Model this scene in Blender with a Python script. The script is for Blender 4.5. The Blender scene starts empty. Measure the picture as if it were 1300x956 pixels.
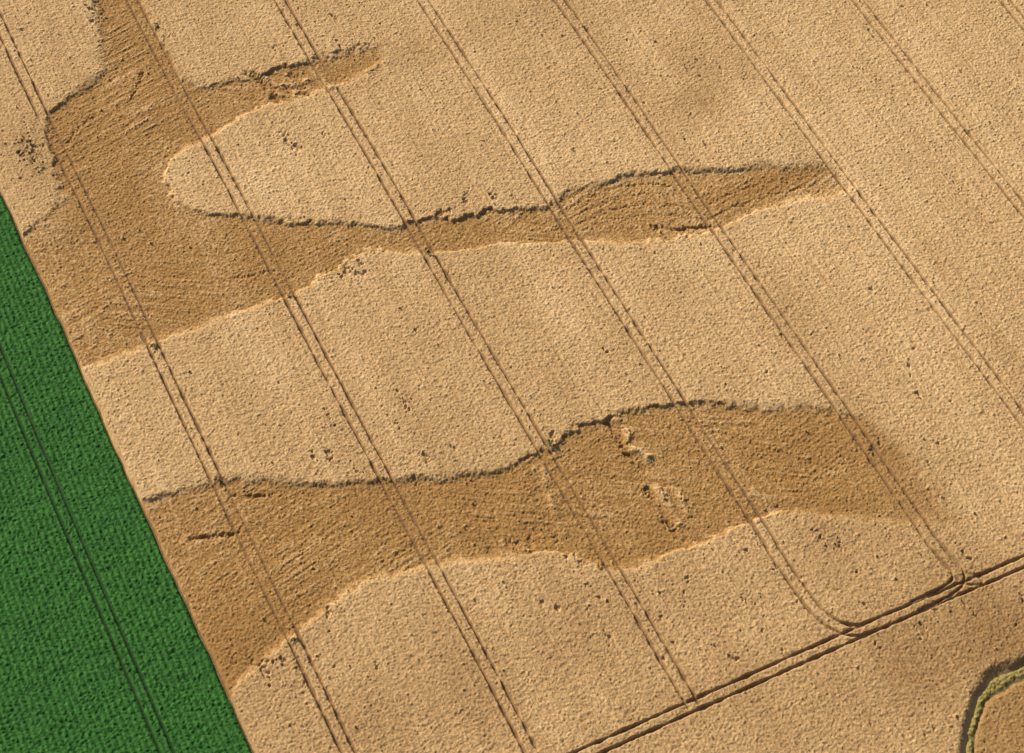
import bpy, math, numpy as np
from mathutils import Vector
sc = bpy.context.scene
sc.view_settings.view_transform='Standard'; sc.view_settings.look='None'
sc.view_settings.exposure=0; sc.view_settings.gamma=1
rng=np.random.default_rng(7)

# ------------------------------------------------------------ camera
FPX=3000.0; P=math.radians(52.56); D=385.0
CP,SP=math.cos(P),math.sin(P); H=D*SP
cam=bpy.data.cameras.new("camera"); co=bpy.data.objects.new("camera",cam)
sc.collection.objects.link(co); sc.camera=co
co.location=(0,-D*CP,H); co.rotation_euler=(math.pi/2-P,0,0)
cam.sensor_width=36; cam.lens=36*FPX/1300; cam.clip_start=1; cam.clip_end=20000

# survey: aerial-photo rectification -> ground metres, then field coordinates
# s = along the tramlines, t = across them
A=math.atan2(.7667,1.645)
ES=np.array([-math.sin(A),math.cos(A)]); ET=np.array([math.cos(A),math.sin(A)])
def survey(u,v):
    u=np.asarray(u,float); v=np.asarray(v,float)
    a=(u-650)/FPX; b=(478-v)/FPX
    k=H/(SP-b*CP)
    x=a*k; y=(CP+b*SP)*k-D*CP
    return x*ES[0]+y*ES[1], x*ET[0]+y*ET[1]
def sv(pts):
    p=np.array(pts,float); s,t=survey(p[:,0],p[:,1]); return np.stack([s,t],1)

# ------------------------------------------------------------ grid
DS,DT=0.15,0.13
def axis(a,b,d,far):
    core=np.arange(a,b,d); out=[]; x=core[-1]; st=d
    while x<far: st*=1.22; x+=st; out.append(x)
    lo=[]; x=core[0]; st=d
    while x>-far: st*=1.22; x-=st; lo.append(x)
    return np.concatenate([lo[::-1],core,out]), len(lo), len(core)
S,s_lo,s_n=axis(-98,124,DS,420)
T,t_lo,t_n=axis(-100,127,DT,420)
NS,NT=len(S),len(T)
SS,TT=np.meshgrid(S,T,indexing='ij')
SS=SS.astype(np.float32); TT=TT.astype(np.float32)
def fade1(n,lo,cn):
    i=np.arange(n); d=np.maximum(np.maximum(lo-i,i-(lo+cn-1)),0)
    return np.clip(1-d/8.0,0,1)
FADE=(fade1(NS,s_lo,s_n)[:,None]*fade1(NT,t_lo,t_n)[None,:]).astype(np.float32)
fs=np.fft.fftfreq(NS,d=DS)[:,None]; ft=np.fft.rfftfreq(NT,d=DT)[None,:]
def noise(sg_s,sg_t,rot=0.0):
    w=rng.standard_normal((NS,NT)).astype(np.float32)
    F=np.fft.rfft2(w)
    c,sn=math.cos(rot),math.sin(rot)
    a=fs*c+ft*sn; b=-fs*sn+ft*c
    F*=np.exp(-2*math.pi**2*((a*sg_s)**2+(b*sg_t)**2))
    r=np.fft.irfft2(F,s=(NS,NT)).astype(np.float32)
    r-=r.mean(); r/=r.std()+1e-9
    return r
def sstep(x,a,b):
    y=np.clip((x-a)/(b-a),0,1); return y*y*(3-2*y)

def catmull(P,closed=True,n=6):
    out=[]; N=len(P)
    rngi=range(N) if closed else range(N-1)
    for i in rngi:
        if closed: p0,p1,p2,p3=P[i-1],P[i],P[(i+1)%N],P[(i+2)%N]
        else: p0,p1,p2,p3=P[max(i-1,0)],P[i],P[i+1],P[min(i+2,N-1)]
        for k in range(n):
            u=k/n
            out.append(.5*((2*p1)+(-p0+p2)*u+(2*p0-5*p1+4*p2-p3)*u*u+(-p0+3*p1-3*p2+p3)*u**3))
    if not closed: out.append(P[-1])
    return np.array(out)
def segdist(ps,pt,poly,closed=False):
    d2=np.full(ps.shape,1e12,np.float32); n=len(poly)
    for i in range(n if closed else n-1):
        a=poly[i]; b=poly[(i+1)%n]; e=b-a; L=float(e@e)+1e-9
        k=np.clip(((ps-a[0])*e[0]+(pt-a[1])*e[1])/L,0,1)
        dx=ps-(a[0]+k*e[0]); dy=pt-(a[1]+k*e[1])
        d2=np.minimum(d2,dx*dx+dy*dy)
    return np.sqrt(d2)
CS=np.arange(-135,160,0.6); CT=np.arange(-135,160,0.6)
CSS,CTT=np.meshgrid(CS,CT,indexing='ij')
def up(c):
    fi=np.clip((S-CS[0])/0.6,0,len(CS)-1.001); fj=np.clip((T-CT[0])/0.6,0,len(CT)-1.001)
    i=fi.astype(int); j=fj.astype(int); a=(fi-i)[:,None]; b=(fj-j)[None,:]
    r=(c[np.ix_(i,j)]*(1-a)*(1-b)+c[np.ix_(i+1,j)]*a*(1-b)+c[np.ix_(i,j+1)]*(1-a)*b+c[np.ix_(i+1,j+1)]*a*b)
    return r.astype(np.float32)
def sdf(pts):   # positive inside
    poly=catmull(sv(pts))
    d=segdist(CSS,CTT,poly,True)
    ins=np.zeros(CSS.shape,bool); n=len(poly)
    for i in range(n):
        a=poly[i]; b=poly[(i+1)%n]
        c=((a[1]>CTT)!=(b[1]>CTT))
        xs=(b[0]-a[0])*(CTT-a[1])/((b[1]-a[1])+1e-12)+a[0]
        ins^=c&(CSS<xs)
    return up(np.where(ins,d,-d))
def win(pts,m):
    s0,s1=pts[:,0].min()-m,pts[:,0].max()+m; t0,t1=pts[:,1].min()-m,pts[:,1].max()+m
    i0,i1=np.searchsorted(S,[s0,s1]); j0,j1=np.searchsorted(T,[t0,t1])
    return slice(i0,i1),slice(j0,j1)

# ------------------------------------------------------------ lodged patches
A_=[(105,-70),(122,0),(126,50),(128,95),(95,125),(64,152),(66,190),(76,240),(70,280),(35,300),(-10,330),(60,480),
 (112,470),(150,455),(195,438),(240,420),(300,400),(370,378),(400,360),(425,345),(450,327),(500,320),(570,322),(640,312),
 (740,309),(820,308),(890,300),(935,285),(965,270),(1010,257),(1060,248),(1078,238),(1068,224),(1045,213),(960,215),(870,221),
 (820,222),(770,232),(725,253),(690,267),(640,272),(560,281),(500,291),(450,286),(360,285),(310,280),(255,274),(222,258),
 (208,235),(214,212),(235,195),(270,175),(300,155),(340,137),(400,120),(455,100),(486,82),(478,66),(440,69),(335,95),(255,112),
 (224,88),(200,45),(180,0),(165,-70)]
B_=[(150,645),(190,640),(230,628),(280,612),(340,612),(400,619),(480,614),(560,610),(620,603),(660,592),(700,568),(740,545),
 (800,525),(850,515),(900,514),(960,520),(1030,522),(1075,529),(1112,550),(1140,575),(1165,605),(1185,635),(1199,662),
 (1150,665),(1080,657),(1020,652),(975,660),(940,672),(900,686),(860,705),(810,718),(770,722),(730,710),(680,706),(600,712),
 (540,725),(480,738),(440,752),(410,775),(380,800),(345,830),(310,862),(290,890),(250,900)]
dA=sdf(A_); dB=sdf(B_)
n_e1=noise(.9,.9); n_e2=noise(.3,.3)
def gsum(lst):
    g=np.zeros((NS,NT),np.float32)
    for (u,v,rs,rt,a) in lst:
        p=sv([(u,v)]); w=win(p,3*max(rs,rt))
        g[w]=np.maximum(g[w],a*np.exp(-((SS[w]-p[0,0])/rs)**2-((TT[w]-p[0,1])/rt)**2))
    return g
rag=gsum([(560,275,4,8,1),(610,268,3,6,1),(440,335,4,6,.9),(230,235,6,3,.5),(690,565,5,5,.8),(725,552,3,5,.8),(380,285,2,12,.4),
  (330,100,4,8,.6),(440,60,4,7,.8),(700,265,3,5,.6),(830,225,2,6,.5),(70,290,8,6,.6),(860,300,3,8,.3)])
dl=np.maximum(dA,dB)+n_e1*(.14+.40*rag)+n_e2*(.12+.36*rag)+noise(2.5,2.5)*.20
sharp=np.clip(.58+.6*noise(3.5,3.5),0,1)      # 0 = crisp edge, 1 = gentle slope
sharp*=1-.8*rag
sharp*=1-.8*gsum([(225,230,9,6,1),(300,280,5,10,1),(290,160,5,10,1)])
hw=.36+1.1*sharp
lod=sstep(dl,-hw,hw)
soft2=gsum([(1175,640,12,8,.95),(60,285,6,4,.8),(470,80,4,5,.3),(1110,560,6,6,.5)])
lod_h=lod*(1-.75*soft2)
lod_c=np.clip(sstep(dl+n_e1*.8*soft2+n_e2*.2,-.45-3*soft2,.45+3*soft2),0,1)*(1-.35*soft2)

# ------------------------------------------------------------ wheel tracks
wob=(noise(14,400)*.10)
soil=np.zeros((NS,NT),np.float32)
GA=1.80; W=.19
n_w=noise(.5,.5)*.06
def wheel(d): return 1-sstep(np.abs(d-GA/2)+n_w_loc,W-.12,W+.14)
tl=[([(-2,30),(66,170),(197,445),(280,612),(375,820)],-999),
    ([(170,0),(370,385),(485,610),(630,867)],-999),
    ([(355,0),(545,325),(690,573),(775,720),(860,867)],-999),
    ([(535,0),(705,265),(860,515),(965,665)],(985,697)),
    ([(705,0),(870,228),(1070,530),(1185,690)],(1175,675)),
    ([(895,0),(1075,232),(1295,530)],-999),
    ([(1085,0),(1300,270)],-999),
    ([(1272,0),(1300,35)],-999)]
tt_=[]
headline=[(3000,-60),(1700,541),(1500,628),(1300,716),(1220,750),(1085,808),(950,868),(750,957),(500,1070),(100,1250)]
hd=sv(headline)
for pts,end in tl:
    q=sv(pts); tc=float(q[:,1].mean()); tt_.append(tc)
    j0,j1=np.searchsorted(T,[tc-3,tc+3]); sl=(slice(None),slice(j0,j1))
    n_w_loc=n_w[sl]
    m=wheel(np.abs(TT[sl]-tc-wob[sl]))
    if end!=-999:
        s_end=float(sv([end])[0,0]); m=m*sstep(SS[sl],s_end-.3,s_end+.3)
    else:
        sh=np.interp(tc,hd[::-1,1],hd[::-1,0]) if hd[0,1]>hd[-1,1] else np.interp(tc,hd[:,1],hd[:,0])
        m=m*(SS[sl]>sh)
    soil[sl]=np.maximum(soil[sl],m)
def on(tc,v):   # point on tramline at surveyed row v
    lo,hi=-400,2000
    for _ in range(50):
        mid=(lo+hi)/2
        if float(survey(mid,v)[1])<tc: lo=mid
        else: hi=mid
    return (lo,v)
curves=[headline,
  [on(tt_[3],692),on(tt_[3],720),(1020,757),(1038,780),(1060,797),(1085,804),(1112,796),(1150,780)],
  [on(tt_[4],672),on(tt_[4],690),(1202,712),(1214,727),(1215,741),(1202,753),(1180,764),(1160,773)],
  [on(tt_[4],690),(1206,720),(1226,738),(1250,738),(1280,725)]]
for k,c in enumerate(curves):
    q=catmull(sv(c),False,5 if k else 2); w=win(q,4)
    n_w_loc=n_w[w]
    d=segdist(SS[w],TT[w],q)
    # no rounded caps at the ends
    for e,f in ((q[0],q[0]-q[1]),(q[-1],q[-1]-q[-2])):
        f=f/np.linalg.norm(f)
        rs,rt=SS[w]-e[0],TT[w]-e[1]
        d=np.where((rs*f[0]+rt*f[1]>0)&(rs*rs+rt*rt<9),99,d)
    soil[w]=np.maximum(soil[w],wheel(d)*(1,.9,.9,.5)[k])
n_wear=np.clip(.90+.13*noise(3,.6),.5,1)
soil*=n_wear

# ------------------------------------------------------------ boundaries
tb=float(sv([(0,240),(150,567),(285,867)])[:,1].mean())-.25
tbw=(tb+wob[:, :1]*1.2+noise(1.2,1.2)*.08)
fe=sv([(3400,300),(1700,680),(1400,800),(1300,849),(1278,860),(1262,871),(1246,887),(1236,908),(1231,935),(1228,965),(1210,1050),(1100,1250),(-600,1900)])
o=np.argsort(fe[:,1]); se=np.interp(T,fe[o,1],fe[o,0]).astype(np.float32)[None,:]+n_e1*.2

# ------------------------------------------------------------ canopy relief
n_f=noise(.07,.07); n_g=noise(.16,.14); n_m=noise(.55,.45)
n_rip=noise(.14,.42,.5); n_row=noise(2.6,.10); n_big=noise(6,5)
n_clump=noise(.9,.35)
flow1=noise(.12,1.7,.55); flow2=noise(.12,1.7,-.25); n_sel=sstep(noise(9,9),-.6,.6)
flow=flow1*(1-n_sel)+flow2*n_sel
n_pat=np.clip(noise(4,4),-.6,2)
flow=flow*(.8+.5*n_pat)
holes_d=gsum([(370,185,6,3,.8),(430,30,9,9,.85),(455,62,4,6,1),(400,50,6,6,.8),(40,200,7,4,.95),(20,235,4,3,.8),(330,75,3,5,.7),
 (570,268,4,8,1),(610,262,3,7,1),(440,345,4,6,1.1),(460,335,3,5,1),(130,20,8,3,.8),(195,35,3,1.5,1),(760,540,3,6,.6),(700,555,4,4,1),
 (240,220,6,3,.8),(420,790,8,5,.65),(340,850,8,6,.95),(370,835,5,4,1),(90,345,3,4,.8),(560,560,12,16,.55),(530,540,10,10,.65),(770,310,3,10,.6),
 (1050,700,12,10,.55),(920,790,14,14,.65),(650,690,4,8,.95),(700,680,5,7,1.05),(1130,600,10,6,.6),(885,80,6,8,.6),(440,560,12,8,.55),(400,628,2.5,3,.7),
 (850,290,4,10,.4),(590,180,12,12,.45),(1100,460,20,20,.35),(300,130,5,10,.5),(740,740,8,12,.65),(950,720,8,8,.65),(1200,780,10,16,.6)])
hole=sstep(n_clump*.75+n_g*.45+holes_d*1.9,2.65,3.1)*.8
hs=.83+n_f*.034+n_g*.018+n_m*.006+n_rip*.008+n_row*.024+n_big*.02
hl=.46+n_f*.036+n_g*.022+n_m*.010+flow*.016+n_row*.016+noise(2.5,1.5)*.035
h=hs*(1-lod_h)+hl*lod_h
h=h-hole*.5*h
# laid swirls: (points, width, raise)
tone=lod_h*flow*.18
strokes=[([(772,540),(783,553),(791,566),(806,582)],.55,-.36),([(781,535),(797,550),(799,568),(822,584)],.6,.38),
 ([(795,579),(812,592),(820,600)],.5,-.34),([(804,574),(828,582)],.5,.34),
 ([(820,622),(836,643),(848,668)],.55,-.36),([(832,620),(847,642),(863,667)],.6,.38),([(848,665),(866,688)],.55,-.34),([(862,630),(873,657)],.4,.28),
 ([(690,600),(700,640),(715,680)],.6,.2),([(245,686),(270,683),(303,678)],.4,-.42),([(298,632),(320,632),(345,630)],.3,-.34),
 ([(828,291),(860,293),(899,290)],.4,-.40),([(330,105),(345,118),(350,132)],.65,-.36),([(337,103),(355,112),(392,106)],.7,.40),
 ([(345,120),(365,124),(392,116)],.6,.36),([(370,98),(384,110),(388,124)],.6,-.36),([(395,92),(410,104),(420,116)],.5,.32),
 ([(470,72),(480,84),(468,95)],.5,.28),([(180,95),(176,110),(168,125)],.3,-.30),([(345,112),(352,128),(356,134)],.3,-.34),([(362,112),(370,122)],.3,-.34),
 ([(725,265),(780,241),(830,236),(868,243)],.2,-.15),([(730,275),(785,254),(830,249),(872,254)],.2,-.13),([(736,285),(790,266),(840,262),(880,268)],.2,-.13),
 ([(742,295),(790,279),(840,275),(890,280)],.2,-.12),([(900,262),(950,240),(1010,225)],.25,-.12),([(900,280),(960,255),(1040,235)],.25,-.12),
 ([(870,535),(940,560),(1060,600)],.2,-.10),([(860,560),(930,590),(1040,640)],.2,-.08),
 ([(360,175),(368,185),(380,192)],.5,-.4),([(300,355),(330,350),(350,345)],.25,-.2),([(85,185),(102,165),(120,150)],.25,-.2)]
for pts,wd,am in strokes:
    q=catmull(sv(pts),False,5); w=win(q,3)
    d=segdist(SS[w],TT[w],q)+n_g[w]*.16
    g=np.exp(-(d/wd)**2)*np.clip(.85+.4*n_m[w],.3,1); h[w]+=am*g; tone[w]+=np.sign(am)*g*min(1,abs(am)*3)  # raised strokes paler, sunk ones darkened: swirl shadows painted into the colour too
h=h*(1-soil)+(.28+n_g*.03)*soil
h=np.maximum(h,.03)
h=h*FADE+(1-FADE)*(np.where(soil>.5,.2,.8))
# weeds at crossings and spots
weed=gsum([(40,195,5,2.5,.62),(48,215,3,2,.6),(196,443,1.0,1.0,.9),(370,379,1.0,1.0,.9),(280,611,1.1,1.3,.9),(487,612,1.0,1.2,.9),(545,324,1,1.1,.9),
 (376,817,1.1,1.1,.9),(199,38,3.0,.8,.8),(1100,40,2,1,.6),(700,566,1.2,1.2,.7),(765,720,1.1,1.1,.7),(130,15,8,1,.4)])
weed=sstep(weed+n_g*.22,.5,.85)*(1-soil*.5)
h=h+weed*(.10+.08*n_f)
tint=gsum([(885,80,9,6,.45),(885,130,5,6,.7),(1150,620,14,7,.3),(1060,560,5,12,.25),(1130,575,5,7,.35),(1230,815,12,30,.8),(1290,770,14,14,.45),(1000,850,7,30,.35),
 (520,520,20,25,.2),(560,60,4,20,.25),(980,235,3,9,.4),(40,190,9,7,.4),(1060,700,10,14,.35),(640,850,9,50,.35),(330,850,10,10,.4)])
tint=tint-gsum([(1150,150,40,60,.28),(620,440,14,40,.12),(330,230,10,12,.2)])
tint=np.clip(tint+(n_big*.03+noise(60,1.2)*.06+noise(3,3)*.04+noise(20,3)*.04)*(1-.5*lod_c)
   -n_f*.13-n_g*.05-n_row*.07*(1-.5*lod_c),-.6,1)     # ears pale, gaps between them browner

# ------------------------------------------------------------ mesh helper
jx=(rng.random((NS,NT)).astype(np.float32)-.5)*.06*FADE; jy=(rng.random((NS,NT)).astype(np.float32)-.5)*.06*FADE
XX=(SS+jx)*ES[0]+(TT+jy)*ET[0]; YY=(SS+jx)*ES[1]+(TT+jy)*ET[1]
idx=np.arange(NS*NT).reshape(NS,NT)
def build(name,z,vm,mat,masks):
    fm=(vm[:-1,:-1]|vm[1:,:-1]|vm[:-1,1:]|vm[1:,1:])
    a=idx[:-1,:-1][fm]; b=idx[1:,:-1][fm]; c=idx[1:,1:][fm]; d=idx[:-1,1:][fm]
    q=np.stack([a,d,c,b],1)
    used=np.zeros(NS*NT,bool); used[q.ravel()]=True
    rem=np.cumsum(used)-1; q=rem[q].astype(np.int32)
    V=np.stack([XX.ravel()[used],YY.ravel()[used],z.ravel()[used]],1).astype(np.float32)
    me=bpy.data.meshes.new(name); n=len(q)
    me.vertices.add(len(V)); me.vertices.foreach_set("co",V.ravel())
    me.loops.add(n*4); me.loops.foreach_set("vertex_index",q.ravel())
    me.polygons.add(n); me.polygons.foreach_set("loop_start",np.arange(n,dtype=np.int32)*4)
    me.polygons.foreach_set("loop_total",np.full(n,4,np.int32))
    me.update(calc_edges=True)
    me.polygons.foreach_set("use_smooth",np.ones(n,bool))
    at=me.attributes.new("masks",'FLOAT_COLOR','POINT')
    col=np.stack([m.ravel()[used] for m in masks],1).astype(np.float32)
    at.data.foreach_set("color",col.ravel())
    me.materials.append(mat)
    ob=bpy.data.objects.new(name,me); sc.collection.objects.link(ob)
    return ob

# ------------------------------------------------------------ materials
class M:
    def __init__(s,name):
        s.m=bpy.data.materials.new(name); s.m.use_nodes=True; s.t=s.m.node_tree; s.n=s.t.nodes
        s.b=s.n["Principled BSDF"]; s.b.inputs["Roughness"].default_value=.85
        s.b.inputs["Specular IOR Level"].default_value=.15
        s.tc=s.n.new("ShaderNodeTexCoord").outputs["Object"]
        a=s.n.new("ShaderNodeAttribute"); a.attribute_name="masks"; sp=s.n.new("ShaderNodeSeparateColor")
        s.t.links.new(a.outputs["Color"],sp.inputs[0]); s.at=[sp.outputs[0],sp.outputs[1],sp.outputs[2],a.outputs["Alpha"]]
    def noise(s,scale,detail=2,rough=.6,vec=None):
        n=s.n.new("ShaderNodeTexNoise"); n.inputs["Scale"].default_value=scale; n.inputs["Detail"].default_value=detail
        n.inputs["Roughness"].default_value=rough; s.t.links.new(vec or s.tc,n.inputs["Vector"]); return n.outputs["Fac"]
    def stretch(s,rot,sc_):
        n=s.n.new("ShaderNodeMapping"); n.vector_type='TEXTURE'; n.inputs["Rotation"].default_value=(0,0,rot); n.inputs["Scale"].default_value=sc_
        s.t.links.new(s.tc,n.inputs["Vector"]); return n.outputs[0]
    def rng(s,v,a,b,c=0,d=1):
        n=s.n.new("ShaderNodeMapRange"); n.inputs[1].default_value=a; n.inputs[2].default_value=b
        n.inputs[3].default_value=c; n.inputs[4].default_value=d; s.t.links.new(v,n.inputs[0]); return n.outputs[0]
    def mix(s,f,a,b,bt='MIX'):
        n=s.n.new("ShaderNodeMix"); n.data_type='RGBA'; n.blend_type=bt
        for k,v in ((0,f),(6,a),(7,b)):
            if isinstance(v,(tuple,float,int)):
                n.inputs[k].default_value=v if k==0 else (*v,1)
            else: s.t.links.new(v,n.inputs[k])
        return n.outputs[2]
    def math(s,op,a,b):
        n=s.n.new("ShaderNodeMath"); n.operation=op
        for k,v in ((0,a),(1,b)):
            if isinstance(v,(int,float)): n.inputs[k].default_value=v
            else: s.t.links.new(v,n.inputs[k])
        return n.outputs[0]
    def bump(s,hv,st,dist):
        n=s.n.new("ShaderNodeBump"); n.inputs["Strength"].default_value=st; n.inputs["Distance"].default_value=dist
        s.t.links.new(hv,n.inputs["Height"]); s.t.links.new(n.outputs[0],s.b.inputs["Normal"])
    def out(s,c): s.t.links.new(c,s.b.inputs["Base Color"]); return s.m

w=M("ripe_wheat")
fine=w.noise(6.5,3,.9); mid=w.noise(1.3,3,.6); lg=w.noise(.05,3,.5)
streak=w.noise(3.6,3,.7,w.stretch(A,(1,10,1)))      # drill rows, along the tramlines
pale=w.mix(w.rng(fine,.38,.62),(.40,.238,.093),(.83,.585,.300))
pale=w.mix(w.rng(streak,.40,.62,0,.42),pale,(.46,.28,.115))
pale=w.mix(w.rng(mid,.35,.7,0,.12),pale,(.46,.28,.11))
pale=w.mix(w.rng(lg,.35,.65,0,.2),pale,(.62,.395,.180))
brn=w.mix(w.rng(fine,.38,.62),(.235,.112,.030),(.57,.340,.118))
brn=w.mix(w.rng(mid,.4,.7,0,.3),brn,(.32,.165,.046))
c=w.mix(w.at[0],pale,brn)
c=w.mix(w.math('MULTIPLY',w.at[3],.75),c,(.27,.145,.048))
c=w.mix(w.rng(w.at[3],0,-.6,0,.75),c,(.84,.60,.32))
c=w.mix(w.math('MULTIPLY',w.at[1],.85),c,w.mix(mid,(.15,.082,.036),(.28,.165,.072)))
c=w.mix(w.math('MULTIPLY',w.at[2],.85),c,w.mix(fine,(.05,.06,.02),(.16,.14,.05)))
w.bump(w.noise(10,3,.85),.8,.08); wheat_m=w.out(c)

g=M("green_crop")
fine=g.noise(6,3,.9); mid=g.noise(.8,3,.6)
c=g.mix(g.rng(fine,.38,.64),(.016,.078,.013),(.070,.27,.040))
c=g.mix(g.rng(mid,.45,.75,0,.35),c,(.022,.11,.020))
c=g.mix(g.rng(g.noise(.12,3,.6),.4,.65,0,.25),c,(.014,.075,.015))
c=g.mix(g.rng(g.noise(3.6,2,.6),.64,.74,0,.5),c,(.22,.34,.07))
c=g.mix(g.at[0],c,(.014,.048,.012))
c=g.mix(g.at[1],c,(.016,.040,.012))
g.bump(g.noise(8,3,.8),.6,.09); green_m=g.out(c)

v=M("verge_grass")
c=v.mix(v.rng(v.noise(2.5,4,.7),.35,.65),(.20,.17,.045),(.42,.33,.11))
v.bump(v.noise(5,3,.7),.6,.15); verge_m=v.out(c)
so=M("farmland")
c=so.mix(so.rng(so.noise(2.2,6,.85),.38,.62),(.16,.10,.05),(.36,.23,.11))
so.bump(so.noise(4,4,.8),.9,.3)
vn=so.n.new("ShaderNodeTexVoronoi"); vn.inputs["Scale"].default_value=.004; so.t.links.new(so.tc,vn.inputs["Vector"])
sp=so.n.new("ShaderNodeSeparateColor"); so.t.links.new(vn.outputs["Color"],sp.inputs[0])
c2=so.mix(so.rng(sp.outputs[0],.45,.55),(.05,.10,.03),(.34,.25,.13))
ln=so.n.new("ShaderNodeVectorMath"); ln.operation='LENGTH'; so.t.links.new(so.tc,ln.inputs[0])
c=so.mix(so.rng(ln.outputs["Value"],405,415),c,c2)
soil_m=so.out(c)

# ------------------------------------------------------------ objects
Z0=np.zeros((NS,NT),np.float32)
inF=sstep(SS-se,0,2.6)
cov=sstep(TT-tbw,.0,.5)*inF
zw=h*cov-.04
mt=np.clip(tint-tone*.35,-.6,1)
build("wheat_field",zw,(TT>tbw-.05)&(SS>se-.05),wheat_m,[lod_c,soil,weed,mt])
# green crop
gt=float(sv([(8,482),(85,660),(172,860)])[:,1].mean())
gs=np.zeros((NS,NT),np.float32)
for off in (0,-28,-56):
    d=np.abs(TT-gt-off-wob); gs=np.maximum(gs,(1-sstep(np.abs(d-.9),.08,.34))*.8)
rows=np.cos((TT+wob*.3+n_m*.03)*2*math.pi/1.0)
zg=.46+.085*rows*(.75+.3*n_m)+n_f*.040+n_g*.032+n_m*.02+noise(5,.5)*.02
zg=zg*(1-gs)+.15*gs
zg=zg*FADE+.42*(1-FADE)
covg=(1-sstep(TT-tbw,-.50,-.15))*inF
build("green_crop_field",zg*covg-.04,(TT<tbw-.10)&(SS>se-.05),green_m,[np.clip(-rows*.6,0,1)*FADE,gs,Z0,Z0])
# verge and the neighbouring stubble
dv=se-SS
zv=(.26+n_g*.05+n_f*.04+n_m*.04)*sstep(dv,-.9,0)*(1-sstep(dv,.5,1.2))-.03
build("grass_verge",zv,(dv>-.95)&(dv<1.3),verge_m,[Z0,Z0,Z0,Z0])
zs=(.22+n_f*.035+n_g*.022+n_row*.02)*sstep(dv,1.0,2.0)*FADE-.03*(1-FADE)-.03
build("stubble_field",zs,(dv>.95)&(FADE>.01),wheat_m,[Z0+.6,Z0,Z0,np.clip(mt*.5+.35,-.6,1)])
me=bpy.data.meshes.new("ground"); R=8000
me.from_pydata([(-R,-R,0),(R,-R,0),(R,R,0),(-R,R,0)],[],[(0,1,2,3)]); me.materials.append(soil_m)
sc.collection.objects.link(bpy.data.objects.new("ground",me))

# ------------------------------------------------------------ light
EL=math.radians(26); az=math.atan2(-.66,.75)
sd=Vector((math.sin(az)*math.cos(EL),math.cos(az)*math.cos(EL),math.sin(EL)))
L=bpy.data.lights.new("sun",'SUN'); L.energy=5.0; L.angle=math.radians(.5); L.color=(1,.89,.74)
lo=bpy.data.objects.new("sun",L); lo.rotation_euler=sd.to_track_quat('Z','Y').to_euler(); lo.location=(0,0,200); sc.collection.objects.link(lo)
wd=bpy.data.worlds.new("World"); sc.world=wd; wd.use_nodes=True
nt=wd.node_tree; sk=nt.nodes.new("ShaderNodeTexSky"); sk.sky_type='NISHITA'; sk.sun_disc=False
sk.sun_elevation=EL; sk.sun_rotation=az%(2*math.pi); sk.dust_density=5.0; sk.air_density=.8
bg=nt.nodes["Background"]; bg.inputs[1].default_value=.09; nt.links.new(sk.outputs[0],bg.inputs[0])
